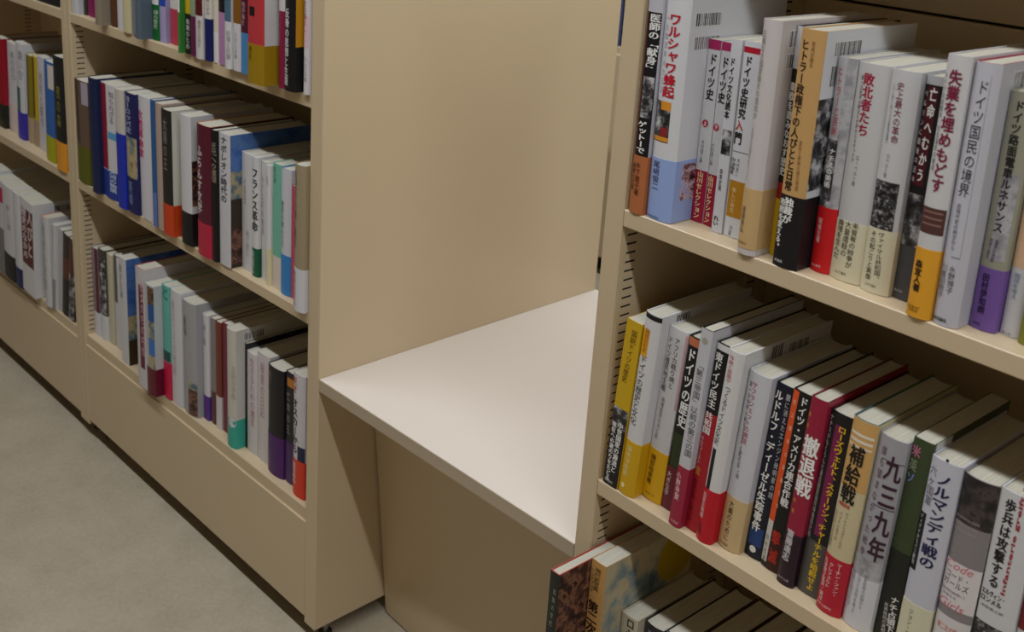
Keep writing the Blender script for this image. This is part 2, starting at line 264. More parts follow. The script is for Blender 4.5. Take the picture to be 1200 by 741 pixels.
# ---------------------------------------------------------------- books (millimetres)
SHELF_WORDS = {'C2': "on right bookcase's upper shelf", 'C1': "on right bookcase's middle shelf", 'C0': "on right bookcase's lowest shelf", 'A3': "on central bookcase's top shelf", 'A2': "on central bookcase's middle shelf", 'A1': "on central bookcase's bottom shelf", 'B3': "on far-left bookcase's top shelf", 'B2': "on far-left bookcase's middle shelf", 'B1': "on far-left bookcase's bottom shelf"}
BOOKS = [
 ('C2',31.37,1.24,18.04,150.0,219.28,-0.2,2,'#c9c8d4',None,1,None,[(0,1,58.15,201.28,'#17161a'),(0,0.14,58.15,201.28,'#5a1d1c'),(0.2,0.95,98.17,139.07,'@bw')],(0,59.47,'#b06a42'),[('V','医師の「献身」',12.25,199.76,10.99,142.77,10.54,'#e8e8e8',1,'j'),('V','ゲットーで',7.74,94.68,8.54,61.97,9.81,'#f0f0f0',1,'j'),('V','木下雅子著',7.97,53.08,8.88,18.82,5.51,'#4a2a1c',0,'o'),('V','最期の記録',2.21,51.65,2.55,23.36,3.89,'#4a2a1c',0,'o')],[],[],'dark book with brown paper band beside the upright'),
 ('C2',51.69,5.55,31.18,150.0,218.29,-0.8,4,'#dfe0e6',None,1,None,[(0,0.66,78.83,118.83,'@bw'),(0.25,0.66,110.39,118.83,'#d8902c'),(0,0.66,79.69,83.98,'#d8902c'),(0.3,0.6,84.84,93.39,'#8c2a2a')],(0,62.42,'#93a9dc'),[('V','ワルシャワ蜂起',15.76,203.4,15.24,122.57,12.28,'#c01c34',1,'j'),('V','一九四四年の六三日',6.49,202.18,6.32,125.06,3.32,'#8c97a8',0,'j'),('V','尾﨑俊二',9.37,59.41,9.93,29.99,8.04,'#27335f',0,'o'),('H','東洋書店新社',2.19,2.65,18.49,2.36,3.02,'#27335f',0,'o')],[(0.06,0.23,21.58,58.58,'@flower')],[(0.05,0.3,192.76,204.65),(0.06,0.3,170.37,182.4)],'tall white book with red title and pale blue band'),
 ('C2',83.59,34.75,14.99,125.0,181.09,-0.8,0.6,'#dcdde4',None,0,None,[(0,1,171.47,180.93,'#a5265e'),(0,1,0.0,52.57,'#9e1438')],None,[('V','ドイツ史',7.67,167.78,7.69,122.39,7.5,'#1a1a1e',1,'j'),('C','上',6.01,99.36,3.79,'#b01a3e'),('V','木村靖二編',5.5,83.12,5.34,59.91,3.08,'#666a72',0,'j'),('V','山川セレクション',6.74,51.6,6.22,3.24,6.19,'#f0dca8',1,'j')],[],[],'crimson-footed white paperback with magenta top,nearer the upright of two'),
 ('C2',99.3,34.77,16.32,124.8,180.91,-0.8,0.6,'#dcdde4',None,0,None,[(0,1,172.52,180.84,'#a5265e'),(0,1,0.0,51.84,'#9e1438')],None,[('V','ドイツ史',6.45,167.07,5.94,121.98,6.86,'#1a1a1e',1,'j'),('C','下',2.92,98.52,3.59,'#b01a3e'),('V','木村靖二編',1.92,82.61,1.72,60.42,3.03,'#666a72',0,'j'),('V','山川セレクション',4.05,50.68,4.07,2.38,5.58,'#f0dca8',1,'j')],[],[],'crimson-footed white paperback with magenta top,second of two alike'),
 ('C2',116.73,25.53,12.57,128.8,186.62,-0.8,0.6,'#d9dbe4',None,0,None,[(0.1,0.95,77.43,101.55,'@bw')],None,[('V','ドイツ文化読本',4.09,169.6,3.77,111.39,5.27,'#1a1a1e',1,'j'),('V','森貴史著',4.67,63.43,5.04,41.55,3.45,'#333',0,'j'),('V','れい',4.76,16.67,4.59,6.26,4.98,'#222',1,'j')],[],[],'slim white paperback with a small grey portrait on its spine'),
 ('C2',130.03,27.11,22.6,129.3,187.43,-0.8,0.6,'#dcdee6',None,0,None,[(0.02,0.98,176.69,182.2,'#b01a34'),(0.05,1,19.79,55.41,'#b07c1e'),(0.04,0.98,83.12,83.78,'#777')],None,[('V','ドイツ史研究',7.61,173.97,6.17,114.63,7.01,'#17171b',1,'j'),('V','入',4.85,113.54,5.12,103.0,7.63,'#b0402c',1,'j'),('V','門',4.94,102.15,5.05,89.87,7.65,'#17171b',1,'j'),('V','木村靖二',8.82,77.54,7.77,59.85,2.87,'#555',0,'j'),('V','千葉敏之',4.49,76.53,3.2,60.4,2.89,'#555',0,'j'),('V','西山暁義',-0.08,77.12,-0.91,61.07,2.91,'#555',0,'j'),('V','山川出版',8.79,11.97,7.8,0.54,2.92,'#333',0,'j'),('V','新しい研究',7.76,48.97,7.22,23.48,3.86,'#f0dca8',0,'j')],[],[],'white paperback with short red top bar and ochre square'),
 ('C2',166.92,1.16,20.17,147.9,214.31,-0.8,4,'#d6cfd0',None,1,None,[],(5.99,62.44,'#c8a877'),[('V','正義なき国家最大の抵抗か',4.09,204.82,4.0,125.07,4.84,'#8d8784',0,'j'),('V','民族の記憶をめぐって',3.26,117.13,2.18,67.82,2.89,'#9a9490',0,'j'),('V','遠藤泰弘',4.4,45.0,4.09,19.59,4.59,'#6e5a40',0,'o'),('H','岩波書店',-0.04,10.96,12.02,10.8,2.39,'#6e5a40',0,'o')],[],[(0.08,0.3,190.91,204.91),(0.08,0.26,172.31,184.24)],'tall pale grey-pink book with tan paper band'),
 ('C2',187.98,21.41,15.28,144.9,210.02,-0.8,1.5,'#17161a',None,1,None,[(0,1,53.75,69.05,'#a3231f'),(0,1,172.71,210.02,'#c9c9cf')],(0,53.75,'#d3ab1d'),[('V','東欧を読みなおす歴史',-2.56,160.86,-0.11,75.43,5.24,'#dedede',1,'j')],[],[(0.3,0.6,199.08,210.02)],'slim black book with yellow foot tucked behind a tan-spined book'),
 ('C2',205.35,2.69,24.94,146.2,211.88,-0.8,2.5,'#cfa56b',None,1,'#d4d6dc',[],(0,66.22,'#1a191d'),[('V','ヒトラー政権下の人びとと日常',6.29,203.15,7.03,69.6,7.02,'#3a2a22',1,'j'),('V','写真が語る',14.42,202.2,14.45,179.77,3.26,'#7a5232',0,'j'),('V','宣伝と民衆の第三帝国',14.11,116.61,15.97,71.9,2.93,'#8a6238',0,'j'),('V','独裁が',10.91,64.37,9.95,40.53,8.11,'#ececec',1,'o'),('V','市民を変える。',3.61,62.45,2.44,14.37,5.18,'#ececec',1,'o'),('H','原書房',2.29,5.83,11.59,4.66,2.72,'#ddd',0,'o')],[(0.0,1,72.67,153.86,'@bw')],[(0.1,0.37,190.19,201.65),(0.09,0.24,164.11,181.54)],'tan-spined book with black paper band and barcode on white cover'),
 ('C2',232.13,21.85,19.09,131.9,191.11,-0.8,3,'#c9c9cf',None,1,None,[(0.55,1,59.61,190.98,'@silver'),(0,0.62,59.61,119.73,'@bw')],(0,59.61,'#c81c22'),[('V','ヒトラーと芸術',4.63,183.74,6.48,122.65,5.21,'#c23850',0,'j'),('V','ナチスの美術',7.41,112.29,6.49,76.88,5.71,'#e8e8ea',1,'j'),('V','関楠生著',5.12,49.23,5.12,26.3,3.75,'#f4d8d8',0,'o'),('H','河出書房',1.22,5.48,11.79,5.57,2.31,'#f0c8c8',0,'o')],[],[],'grey-white book with pink title and bright red band'),
 ('C2',251.94,22.13,31.23,131.4,190.38,-0.8,3.5,'#cfcfd1','#cfcfd1',1,None,[],(0,53.53,'#d3cdb2'),[('V','敗北者たち',12.2,182.17,13.58,128.75,8.83,'#a01d3e',1,'j'),('V','第一次世界大戦はなぜ終わらなかったか',5.62,179.59,7.73,105.12,2.33,'#4a4a50',0,'j'),('V','ローベルト著',12.33,112.17,11.73,85.01,2.98,'#77777c',0,'j'),('V','未曾有の紛争が',19.87,54.45,18.13,12.82,5.12,'#3a342c',0,'o'),('V','大量虐殺の',13.3,54.14,11.67,21.81,5.17,'#3a342c',0,'o'),('V','論理を生んだ',5.34,54.24,4.61,18.07,5.24,'#3a342c',0,'o'),('H','みすず書房',5.9,6.98,17.42,6.69,2.65,'#3a342c',0,'o')],[],[],'pale grey book,crimson title above cream band with three columns'),
 ('C2',284.07,19.48,25.94,131.5,190.58,-0.8,3.5,'#d3d3d8',None,1,None,[(0,0.86,56.52,97.69,'@crowd')],(0,56.52,'#d3cdb2'),[('V','史上最大の革命',10.34,181.09,12.21,129.74,5.85,'#7a2440',0,'j'),('V','一九一八年十一月ヴァイマル民主政の幕開け',4.17,178.58,5.02,128.86,2.22,'#55555c',0,'j'),('V','ロベルト著',9.01,121.07,8.48,100.53,2.83,'#77777c',0,'j'),('V','ヴァイマル共和国、',13.64,54.38,15.41,11.57,4.91,'#3a342c',0,'o'),('V','その起こりと実像',6.57,53.85,7.11,10.42,4.97,'#3a342c',0,'o'),('H','みすず書房',5.26,6.72,15.86,6.32,2.59,'#3a342c',0,'o')],[],[],'pale grey book with dark crowd photograph above a cream band'),
 ('C2',310.73,25.54,19.63,131.0,189.87,-0.8,2,'#b9bac0',None,1,None,[(0,1,92.13,182.49,'#17161a'),(0.15,0.62,99.43,181.1,'#4e1620'),(0,1,47.67,92.13,'@bw'),(0,1,0.0,47.67,'#47484c')],None,[('V','ベルリンに最後の日々',2.17,178.73,2.37,100.02,2.84,'#d8d8d8',0,'j'),('V','亡命へむかう',8.66,181.3,8.17,101.48,5.62,'#e0e0e0',1,'j'),('H','白水社',-0.1,7.36,9.33,7.43,2.19,'#ccc',0,'j')],[],[],'black book with dark red stripe half hidden beside white'),
 ('C2',337.11,1.82,19.83,146.9,212.87,-0.8,3.5,'#d9d8db',None,1,None,[(0,1,71.08,92.4,'#553634'),(0.1,0.9,88.16,89.57,'#8a6a62'),(0.1,0.9,83.2,84.62,'#8a6a62'),(0.1,0.9,78.22,79.64,'#8a6a62')],(0,58.51,'#dfa02f'),[('V','失業を埋めもどす',10.17,201.95,9.54,104.72,8.91,'#7d1f40',1,'j'),('V','ドイツ社会都市・社会国家の模索',1.74,199.2,3.16,121.17,2.41,'#4a4a50',0,'j'),('V','森宜人著',5.37,48.22,6.52,21.63,5.59,'#2b2118',1,'o'),('H','名古屋大学',0.53,8.16,12.02,8.79,2.53,'#5a3c14',0,'o'),('H','出版会',2.07,5.72,11.03,5.86,2.53,'#5a3c14',0,'o')],[],[],'tall white book with orange paper band and dark inscription photo'),
 ('C2',357.66,6.05,21.18,145.5,210.93,-0.8,4.5,'#ccccd8','#a31c40',1,None,[(0.72,0.735,57.35,201.74,'#85858f'),(0.4,0.735,57.21,58.07,'#85858f')],None,[('V','ドイツ国民の境界',10.6,197.75,9.03,106.11,7.66,'#3d3d48',0,'j'),('V','近現代史の時空から',7.52,100.89,8.23,62.68,3.18,'#55555f',0,'j'),('V','水野博子',11.0,50.78,11.52,27.33,4.68,'#55555f',0,'j'),('V','川喜田敦子',3.92,50.71,4.19,21.97,4.74,'#66666f',0,'j'),('H','山川出版社',0.43,5.68,13.33,4.39,3.13,'#333',1,'j')],[],[(0.14,0.36,190.65,203.47),(0.14,0.3,175.76,184.19)],'lilac-white book with thin grey frame and crimson top edge'),
 ('C2',379.74,24.09,20.93,132.0,191.38,-0.8,3,'#a5a493',None,1,None,[(0.3,0.9,58.73,128.2,'@silver')],(0,51.61,'#7456a0'),[('V','ドイツ路面電車ルネサンス',9.29,184.72,9.66,80.58,6.53,'#26262a',1,'j'),('V','思想史と交通政策',10.94,75.38,9.52,56.7,2.31,'#4a3468',0,'j'),('V','環境と都市',6.18,75.38,5.46,58.28,2.33,'#4a3468',0,'j'),('V','田村伊知朗',7.5,46.85,8.25,13.31,4.89,'#2e1d52',1,'o'),('H','交通新聞',2.71,4.79,9.82,4.41,2.48,'#2e1d52',0,'o')],[],[],'olive-grey book with purple paper band'),
 ('C2',401.4,31.01,16.39,129.1,187.07,-0.8,2.5,'#d7d8de',None,1,None,[(0,1,56.57,186.74,'#d8b596')],None,[('V','国境を考え',6.1,52.18,6.38,30.35,4.41,'#6d8aa6',0,'j'),('H','青土社',1.95,2.17,9.49,2.03,2.32,'#445',0,'j')],[],[],'white book with peach upper spine and blue lettering'),
 ('C2',418.69,24.64,19.42,131.6,190.79,-0.8,3,'#8a8a2e',None,1,None,[],None,[],[],[],'olive green book at the photo edge'),
 ('C1',31.35,1.88,20.91,135.6,196.58,3.4,0.8,'#cfa91c',None,0,None,[(0,1,70.48,94.4,'@bw'),(0,1,0.0,70.48,'#1c171b')],None,[('V','図説ドイツの歴史',13.19,187.07,8.53,125.28,6.59,'#6b4a16',0,'j'),('V','中世国家の源流と',13.54,78.7,12.43,16.96,6.11,'#e6e6e6',1,'j'),('V','現在への道のりをたどる',4.41,75.95,6.5,3.83,5.27,'#e6e6e6',1,'j'),('H','河出書房',2.05,3.41,14.5,5.79,3.34,'#ccc',0,'j')],[],[],'mustard yellow paperback with black foot against the slotted upright'),
 ('C1',52.98,4.21,21.69,146.8,212.75,3.4,3,'#d8d8dc',None,1,None,[(0,1,206.3,211.58,'#1a191c'),(0.02,0.5,163.51,193.77,'#e4a41c')],(0,64.3,'#cfa417'),[('V','図説世紀末',7.69,195.28,6.06,167.33,5.36,'#a1571c',0,'j'),('V','ドイツの歴史と文化',8.2,165.39,6.53,83.31,8.1,'#3f3f46',0,'j'),('V','藤本淳雄編',9.32,58.98,7.02,21.96,5.56,'#efe0a0',0,'o'),('C','',6.75,10.08,2.89,'#efe0a0')],[],[(0.15,0.3,187.18,210.1),(0.15,0.25,148.3,183.34)],'white book with orange title label,yellow foot and black-topped spine'),
 ('C1',75.57,17.43,24.92,138.9,201.24,3.2,1.5,'#d5d5da',None,1,None,[(0.9,1,113.27,197.78,'#c9a0a6')],(0,60.16,'#dcab14'),[('V','アフリカ眠り病と',13.13,191.2,14.03,134.26,5.8,'#44444c',0,'j'),('V','ドイツ植民地主義',4.28,190.08,4.85,127.72,5.45,'#44444c',0,'j'),('V','熱帯医学の光と影',7.85,121.24,6.17,71.76,3.83,'#77777f',0,'j'),('V','磯部裕幸著',7.77,54.06,6.27,17.6,5.96,'#3a2c10',0,'o'),('H','みすず',3.67,5.46,16.63,7.79,3.26,'#3a2c10',0,'o')],[],[],'white book with two grey title columns and bright yellow band'),
 ('C1',101.21,18.46,16.22,137.9,199.79,3.2,1,'#191a1c',None,1,None,[(0,1,189.93,198.94,'#c4704e'),(0.1,1,51.33,90.04,'#2f3d20')],(0,50.3,'#6a2030'),[('V','ドイツの歴史',6.25,187.08,8.33,97.48,9.08,'#efefef',1,'j'),('V','大きな字',4.27,44.46,4.06,15.21,5.27,'#e4d4d8',0,'o')],[],[],'black book with bold white title and maroon foot'),
 ('C1',126.23,1.51,14.25,150.0,222.46,3.0,1.2,'#c8c9d2','#18171a',1,None,[],(0,69.04,'#9c2540'),[('C','',6.78,210.07,3.36,'#a2a294'),('V','「第三帝国」以前の第三の国',6.42,187.79,9.75,82.38,7.31,'#53535e',0,'j'),('V','小野寺賢',3.11,61.8,5.33,29.78,5.08,'#efdce0',0,'o'),('H','三元社',2.18,4.31,12.14,6.27,3.24,'#e6ccd2',0,'o')],[],[],'pale grey book with ring emblem and crimson band'),
 ('C1',141.19,9.94,16.8,145.4,210.68,3.0,1,'#17161a',None,1,None,[(0,1,203.28,209.88,'#dcdce0'),(0,1,0.0,134.83,'#b01c2c')],None,[('V','東ドイツ民主',4.07,200.55,6.23,139.91,8.11,'#eeeeee',1,'j'),('V','共和国',3.84,135.83,3.95,110.89,8.27,'#eeeeee',1,'j'),('V','ホロコースト',1.84,107.83,0.69,74.83,3.54,'#f0cccc',0,'j'),('V','金',2.04,73.6,2.48,62.92,5.96,'#d3a43c',0,'j'),('V','歴史を問い直す会',1.69,58.48,3.56,8.92,4.49,'#40141a',0,'j')],[],[],'slim black and red book with bold lettering between white ones'),
 ('C1',158.89,5.86,18.92,146.2,211.92,2.9,4,'#dddddf',None,1,None,[(0.14,0.42,58.17,104.99,'#17161a')],(0,59.65,'#c01628'),[('V','作曲と絵画が',6.46,206.98,7.19,178.21,5.09,'#c04a60',0,'j'),('V','つくるドイツ文化史',8.8,175.31,5.32,109.77,6.05,'#2c2c32',0,'j'),('V','石多正男著',2.34,54.57,1.56,25.16,5.36,'#f4e2e2',0,'o'),('V','大修館',4.59,20.95,4.61,6.79,4.9,'#5a0c16',0,'o')],[],[(0.3,0.42,177.49,209.14),(0.5,0.72,186.6,204.65)],'white hardback with black strip and scarlet band on jutting spine'),
 ('C1',178.72,15.53,25.65,134.6,195.13,3.0,3.5,'#cfd0da',None,1,None,[],(0,58.73,'#cbb184'),[('V','サフラジェットの病院',10.07,186.01,9.6,118.14,5.58,'#b0385e',0,'j'),('V','第一次世界大戦を生きた女医たち',4.92,184.43,8.08,90.6,2.9,'#55555f',0,'j'),('V','ウェンディ著',8.53,110.93,9.75,79.96,3.5,'#77777f',0,'j'),('V','大義のために',9.73,54.61,10.03,9.01,5.15,'#3c3020',0,'o'),('H','みすず書房',0.95,3.3,14.43,5.74,3.07,'#3c3020',0,'o')],[],[],'pale lilac-white book with pink title and tan band'),
 ('C1',205.09,23.53,19.38,131.7,190.85,2.9,1.5,'#141a2c',None,1,None,[(0.1,0.9,13.87,34.76,'#22407c')],None,[('V','ルドルフ・ディーゼル失踪事件',4.7,183.65,8.04,29.81,8.31,'#efefef',1,'j'),('V','闇に消えたエンジン発明家の謎',14.86,184.15,16.85,71.14,3.62,'#c9ccd4',0,'j'),('C','',9.3,9.75,3.71,'#dfe0e2')],[],[],'navy book with white title and round emblem at foot'),
 ('C1',225.8,21.98,23.48,132.9,192.67,2.5,2,'#161416',None,1,None,[(0,0.3,51.52,191.53,'#dd5526'),(0,0.28,5.61,51.52,'#c9c6c2'),(0.32,0.9,0.0,37.0,'#3a1414')],None,[('V','独立戦争の英雄たち',3.39,186.52,7.25,62.54,2.73,'#f0c8a8',0,'j'),('V','ドイツ・アメリカ連合作戦',13.63,188.84,13.65,72.0,7.13,'#e9e9e9',1,'j'),('V','撃滅',12.5,46.52,12.82,5.88,7.9,'#b0281f',1,'j'),('V','白水社選',2.74,35.76,2.98,4.54,3.04,'#444',0,'j')],[],[],'black book with orange stripe down its left edge'),
 ('C1',250.63,14.18,17.84,136.5,197.78,2.1,2.5,'#9a1f3c','#6b1228',1,None,[],(0,56.61,'#2a1526'),[('V','撤退戦',9.43,159.81,13.51,96.57,13.99,'#f0f0f0',1,'j'),('V','戦史に学ぶ決断の時機',0.22,184.98,4.02,73.58,2.49,'#e0a038',0,'j'),('V','齋藤達志',6.68,60.22,5.87,25.65,6.81,'#cfcad0',1,'o'),('H','中央公論',1.71,4.72,13.72,8.1,2.93,'#b9a8b4',0,'o')],[],[],'crimson book with three large white characters and dark purple band'),
 ('C1',269.19,20.2,25.46,131.2,190.19,2.0,2.5,'#1d1b1f',None,1,None,[(0.3,0.62,63.88,178.87,'#7c1c50'),(0,1,0.0,57.35,'#55524e')],None,[('V','ナチスがもくろんだ連合国首脳同時暗殺計画',2.29,186.06,1.94,57.58,3.22,'#d8d8d8',0,'j'),('V','ローズヴェルト、スターリン、チャーチルを暗殺せよ',14.91,179.4,14.23,5.77,6.71,'#e3bd1f',1,'j')],[],[],'black book with long yellow title and magenta stripe'),
 ('C1',295.55,12.81,24.71,136.9,198.47,1.8,4,'#d2c5a0','#3c5a5a',1,None,[(0,1,130.46,197.78,'#cfa464'),(0.06,0.94,183.02,185.56,'#e4dcd0'),(0.06,0.94,177.07,179.62,'#e4dcd0'),(0.06,0.94,171.96,173.67,'#e4dcd0')],(0,58.47,'#b81c34'),[('V','補給戦',11.74,173.72,10.06,114.99,12.21,'#1d1a18',1,'j'),('H','増補新版',3.08,112.81,15.14,113.48,3.57,'#c03a3a',1,'j'),('V','ヴァレンシュタインから',13.78,107.42,13.16,69.58,2.79,'#5c5444',0,'j'),('V','パットンまでの',7.99,105.87,7.19,75.0,2.82,'#5c5444',0,'j'),('V','ロジスティクスの歴史',2.15,104.31,1.79,66.31,2.85,'#5c5444',0,'j'),('V','マーチン・ファン・',16.5,55.32,17.39,20.05,4.32,'#f3e3e3',0,'o'),('V','クレフェルト',9.05,52.52,8.62,25.51,4.38,'#f3e3e3',0,'o'),('V','石津朋之監訳・解説',2.07,53.69,4.65,8.89,3.38,'#f3e3e3',0,'o'),('H','中央公論新社',0.74,5.38,17.33,6.96,2.84,'#f0c8cc',0,'o')],[],[],'tan and cream book with bold black title and red band'),
 ('C1',321.27,16.35,27.0,133.0,192.82,1.5,4.5,'#a5a4ac',None,1,None,[(0.3,1,170.94,171.78,'#44414a'),(0.3,1,125.72,126.59,'#44414a'),(0,1,53.17,72.06,'@silver')],(0,53.17,'#d0d1da'),[('V','九三九年',22.71,178.49,23.08,71.01,12.25,'#3c1c34',1,'j'),('V','誰も望まなかった戦争',8.57,184.5,7.19,71.94,4.42,'#6e5563',0,'j'),('V','戦争前夜の記録から',16.04,57.75,16.4,21.8,2.88,'#8c8c96',0,'o'),('V','人びとは何を考え',10.23,56.82,10.12,13.99,2.9,'#8c8c96',0,'o'),('V','開戦を迎えたか',3.59,55.4,4.15,17.44,2.94,'#8c8c96',0,'o')],[],[],'silver grey book with dark purple numerals on its spine'),
 ('C1',349.0,21.99,19.02,137.3,199.0,1.3,1.2,'#3c4a2e',None,0,None,[(0,1,0.0,90.12,'#20231f')],None,[('V','米',4.21,191.98,4.56,180.7,7.1,'#b8708c',1,'j'),('V','英',4.16,178.85,4.16,167.28,6.42,'#7f8c70',1,'j'),('V','ソ',4.31,166.53,4.16,155.63,6.44,'#7a86c4',1,'j'),('V','ナチ占領下の',13.56,45.64,14.54,-0.63,6.22,'#e4e4e4',1,'j'),('V','民衆蜂起の真相を',7.14,36.14,9.45,-13.35,3.34,'#d0d0d0',0,'j')],[(0.02,0.22,145.38,199.0,'#c6c8cc')],[(0.05,0.1,143.71,188.94)],'dark green book with small coloured characters near its top'),
 ('C1',370.35,20.87,27.2,131.8,190.96,0.6,3.5,'#c9cad8',None,1,None,[(0.0,0.22,81.69,137.49,'#16171f')],(0,51.75,'#d3d0b6'),[('V','ノルマンディ戦の',15.0,179.72,14.3,89.37,11.59,'#1f2350',1,'j'),('V','六ヶ国軍',3.78,182.86,4.64,144.98,6.25,'#6d6e80',0,'j'),('V','ディデイからパリ解放',0.16,135.92,1.84,86.22,2.55,'#d8d8d8',0,'j'),('C','',14.26,192.93,1.45,'#2a2a2a'),('V','ジョン・キーガン',10.31,46.43,10.65,2.39,3.94,'#6c6650',0,'o')],[],[],'pale lilac book with large navy title and black caption strip'),
 ('C1',399.52,24.03,30.46,129.6,187.79,0,4.5,'#8a8588',None,1,None,[(0,1,144.82,187.62,'@dark'),(0,1,65.33,108.17,'#d9d3d6'),(0,1,0.0,56.55,'#d2cfd2')],None,[('H','the women who cracked',-1.74,148.75,21.54,150.03,2.65,'#b9a4a8',0,'j'),('H','wartime secret codes',-2.14,142.86,21.2,144.25,2.66,'#b9a4a8',0,'j'),('H','a hidden story',-2.53,136.94,20.86,138.45,2.67,'#b9a4a8',0,'j'),('H','Code',0.44,104.86,24.37,104.76,7.5,'#cf7284',0,'j'),('H','コード・',1.72,93.94,23.79,96.21,6.78,'#2a262a',0,'j'),('H','ガールズ',0.78,86.68,23.74,88.74,6.81,'#2a262a',0,'j'),('H','日独の暗号を解き明かした',-0.03,78.62,22.21,81.18,2.89,'#55505a',0,'j'),('H','女性たち',2.2,74.9,15.64,76.33,2.89,'#55505a',0,'j'),('H','Girls',-1.11,67.8,23.14,68.39,7.64,'#cf7284',0,'j'),('H','第二次大戦',3.16,44.8,21.47,45.38,6.16,'#d2502c',0,'j')],[],[],'grey book with dark photograph and white label with pink script'),
 ('C1',431.95,24.52,31.54,130.4,189.03,-0.6,3,'#d2d3d8',None,1,None,[(0,1,0.0,67.68,'@crowd')],None,[('V','歩兵は攻撃する',10.49,182.87,9.06,100.95,7.85,'#18181c',1,'j'),('U','Infanterie greift an',17.82,99.67,19.06,206.14,4.13,'#a02a34',1,'j'),('H','エルヴィン・',0.66,93.58,21.61,96.3,5.53,'#1a1a1e',1,'j'),('H','ロンメル',0.28,87.63,19.24,90.04,5.55,'#1a1a1e',1,'j'),('H','浜野喬士訳',2.27,80.62,21.85,83.53,2.67,'#333',0,'j')],[],[],'white book with brush-style title and red sideways lettering'),
 ('C1',464.21,28.3,22.41,129.7,188.01,-0.8,2,'#d4d5d8',None,1,None,[(0,0.35,75.39,188.01,'#3a4a2c'),(0,0.35,75.39,127.19,'#7c2424')],None,[],[],[],'white book with red and green stripe at photo edge'),
 ('C0',28.65,-64.52,14.03,167.4,242.66,0.0,0.6,'#1e231f','#a8382e',1,None,[],None,[('V','民族の世紀',9.21,224.09,6.66,173.7,3.73,'#9aa08c',0,'j')],[(0,0.9,150.94,242.66,'@sepia')],[],'red-edged dark book with brown photo cover,standing farthest forward'),
 ('C0',43.76,-16.8,21.67,150.0,245.38,0.0,0.6,'#c89a5c',None,0,None,[],None,[('V','現代史写真',11.03,237.96,9.35,208.72,7.24,'#3a2c1c',0,'j'),('V','ハンドブック',3.62,234.71,3.35,203.99,4.88,'#3a2c1c',0,'j'),('V','第二次世界大戦',8.38,194.96,4.01,96.26,13.45,'#2a1f16',1,'j')],[(0,0.99,79.66,245.38,'@clouds'),(0.8,-1,211.38,32,'#b49a18')],[],'large tan-spined book with painted sky cover and yellow disc'),
 ('C0',66.51,16.36,23.56,121.7,176.37,0.0,2,'#bfb7a4',None,1,None,[],None,[('V','ロシアの大戦',14.38,178.68,18.89,93.33,9.43,'#3a342e',1,'j')],[],[],'cream book with dark title behind the large tan one'),
 ('C0',91.15,27.89,27.32,120.9,175.28,0.0,3.5,'#2b2a2e','#1e1c20',1,None,[],None,[('V','戦争記',13.46,168.29,14.6,112.79,10.31,'#8d8fa0',1,'j')],[],[],'charcoal hardback showing cream page tops'),
 ('C0',119.55,30.29,28.77,123.5,178.94,0.0,3.5,'#8a8a90','#23262a',1,None,[],None,[],[],[],'grey hardback with dark blue-black cover edge'),
 ('C0',149.4,34.5,28.91,124.1,179.84,0.0,3.5,'#5a2a22','#4a1c16',1,None,[],None,[],[],[],'brown hardback with dull red cover edge'),
 ('C0',179.39,40.13,31.18,124.6,180.63,0.0,3.5,'#777270','#2c2422',1,None,[],None,[],[],[],'wide grey hardback with brown page tops'),
 ('C0',211.66,44.39,33.14,124.9,180.98,0.0,3.5,'#9a948c','#2a2420',1,None,[],None,[],[],[],'pale hardback near the bottom of the photo'),
 ('A3',-808.2,4.36,27.32,138.0,200.0,0.0,2.5,'#c8c9d0',None,1,None,[],None,[],[],[],'white book beside the upright'),
 ('A3',-780.16,15.29,13.66,138.0,200.0,0.0,2.5,'#3c3430',None,1,None,[],None,[],[],[],'thin dark brown book'),
 ('A3',-765.78,16.6,32.03,138.0,200.0,0.0,2.5,'#8a1c5c',None,1,None,[],None,[],[],[],'thin magenta book'),
 ('A3',-675.03,-10.8,24.12,144.9,210.0,0.0,2.5,'#8f8474',None,1,None,[],None,[],[],[],'broad taupe book'),
 ('A3',-650.19,5.53,30.38,138.0,200.0,0.0,2.5,'#5c3826',None,1,None,[],None,[],[],[],'brown book'),
 ('A3',-618.9,3.76,26.76,138.0,200.0,0.0,2.5,'#cfcfd4',None,1,None,[],None,[],[],[],'narrow white book beside a cream one'),
 ('A3',-588.54,-0.9,30.56,138.0,200.0,0.0,2.5,'#cfc6a0',None,1,None,[],None,[],[],[],'cream book'),
 ('A3',-557.27,1.11,18.77,138.0,200.0,0.0,2.5,'#7c848c',None,1,None,[],None,[],[],[],'very thin grey book'),
 ('A3',-520.79,-10.8,18.81,144.9,210.0,0.0,2.5,'#5a6878',None,1,None,[],None,[],[],[],'broad blue-grey book'),
 ('A3',-501.27,8.8,23.18,138.0,200.0,0.0,2.5,'#14662c',None,1,None,[(0,1,58.88,119.58,'#dcdbe0')],None,[('V','緑の歴史',18.57,50.36,13.88,18.98,10.34,'#c8d8c8',0,'j')],[],[],'dark green book with white top'),
 ('A3',-477.36,9.63,21.2,138.0,200.0,0.0,2.5,'#a59cc8',None,1,None,[(0,1,59.38,122.27,'#2848b0')],None,[],[],[],'lilac book with blue top'),
 ('A3',-455.44,16.92,30.05,131.1,190.0,0.0,2.5,'#c04058',None,1,None,[(0,1,57.98,124.62,'#d4cfd0')],None,[],[],[],'rose-red book with white top'),
 ('A3',-377.95,-9.99,6.25,138.0,200.0,0.0,2.5,'#3a8038',None,1,None,[(0,1,63.49,133.95,'#d0d2d0')],None,[],[],[],'leaf green book with white top'),
 ('A3',-370.98,-1.23,16.84,138.0,200.0,0.0,2.5,'#1c1c1a',None,1,None,[(0,1,62.75,134.57,'#b8a020')],None,[('V','未来のため',12.86,55.38,9.75,7.03,8.59,'#d0d0d0',0,'j')],[],[],'thin black and yellow book'),
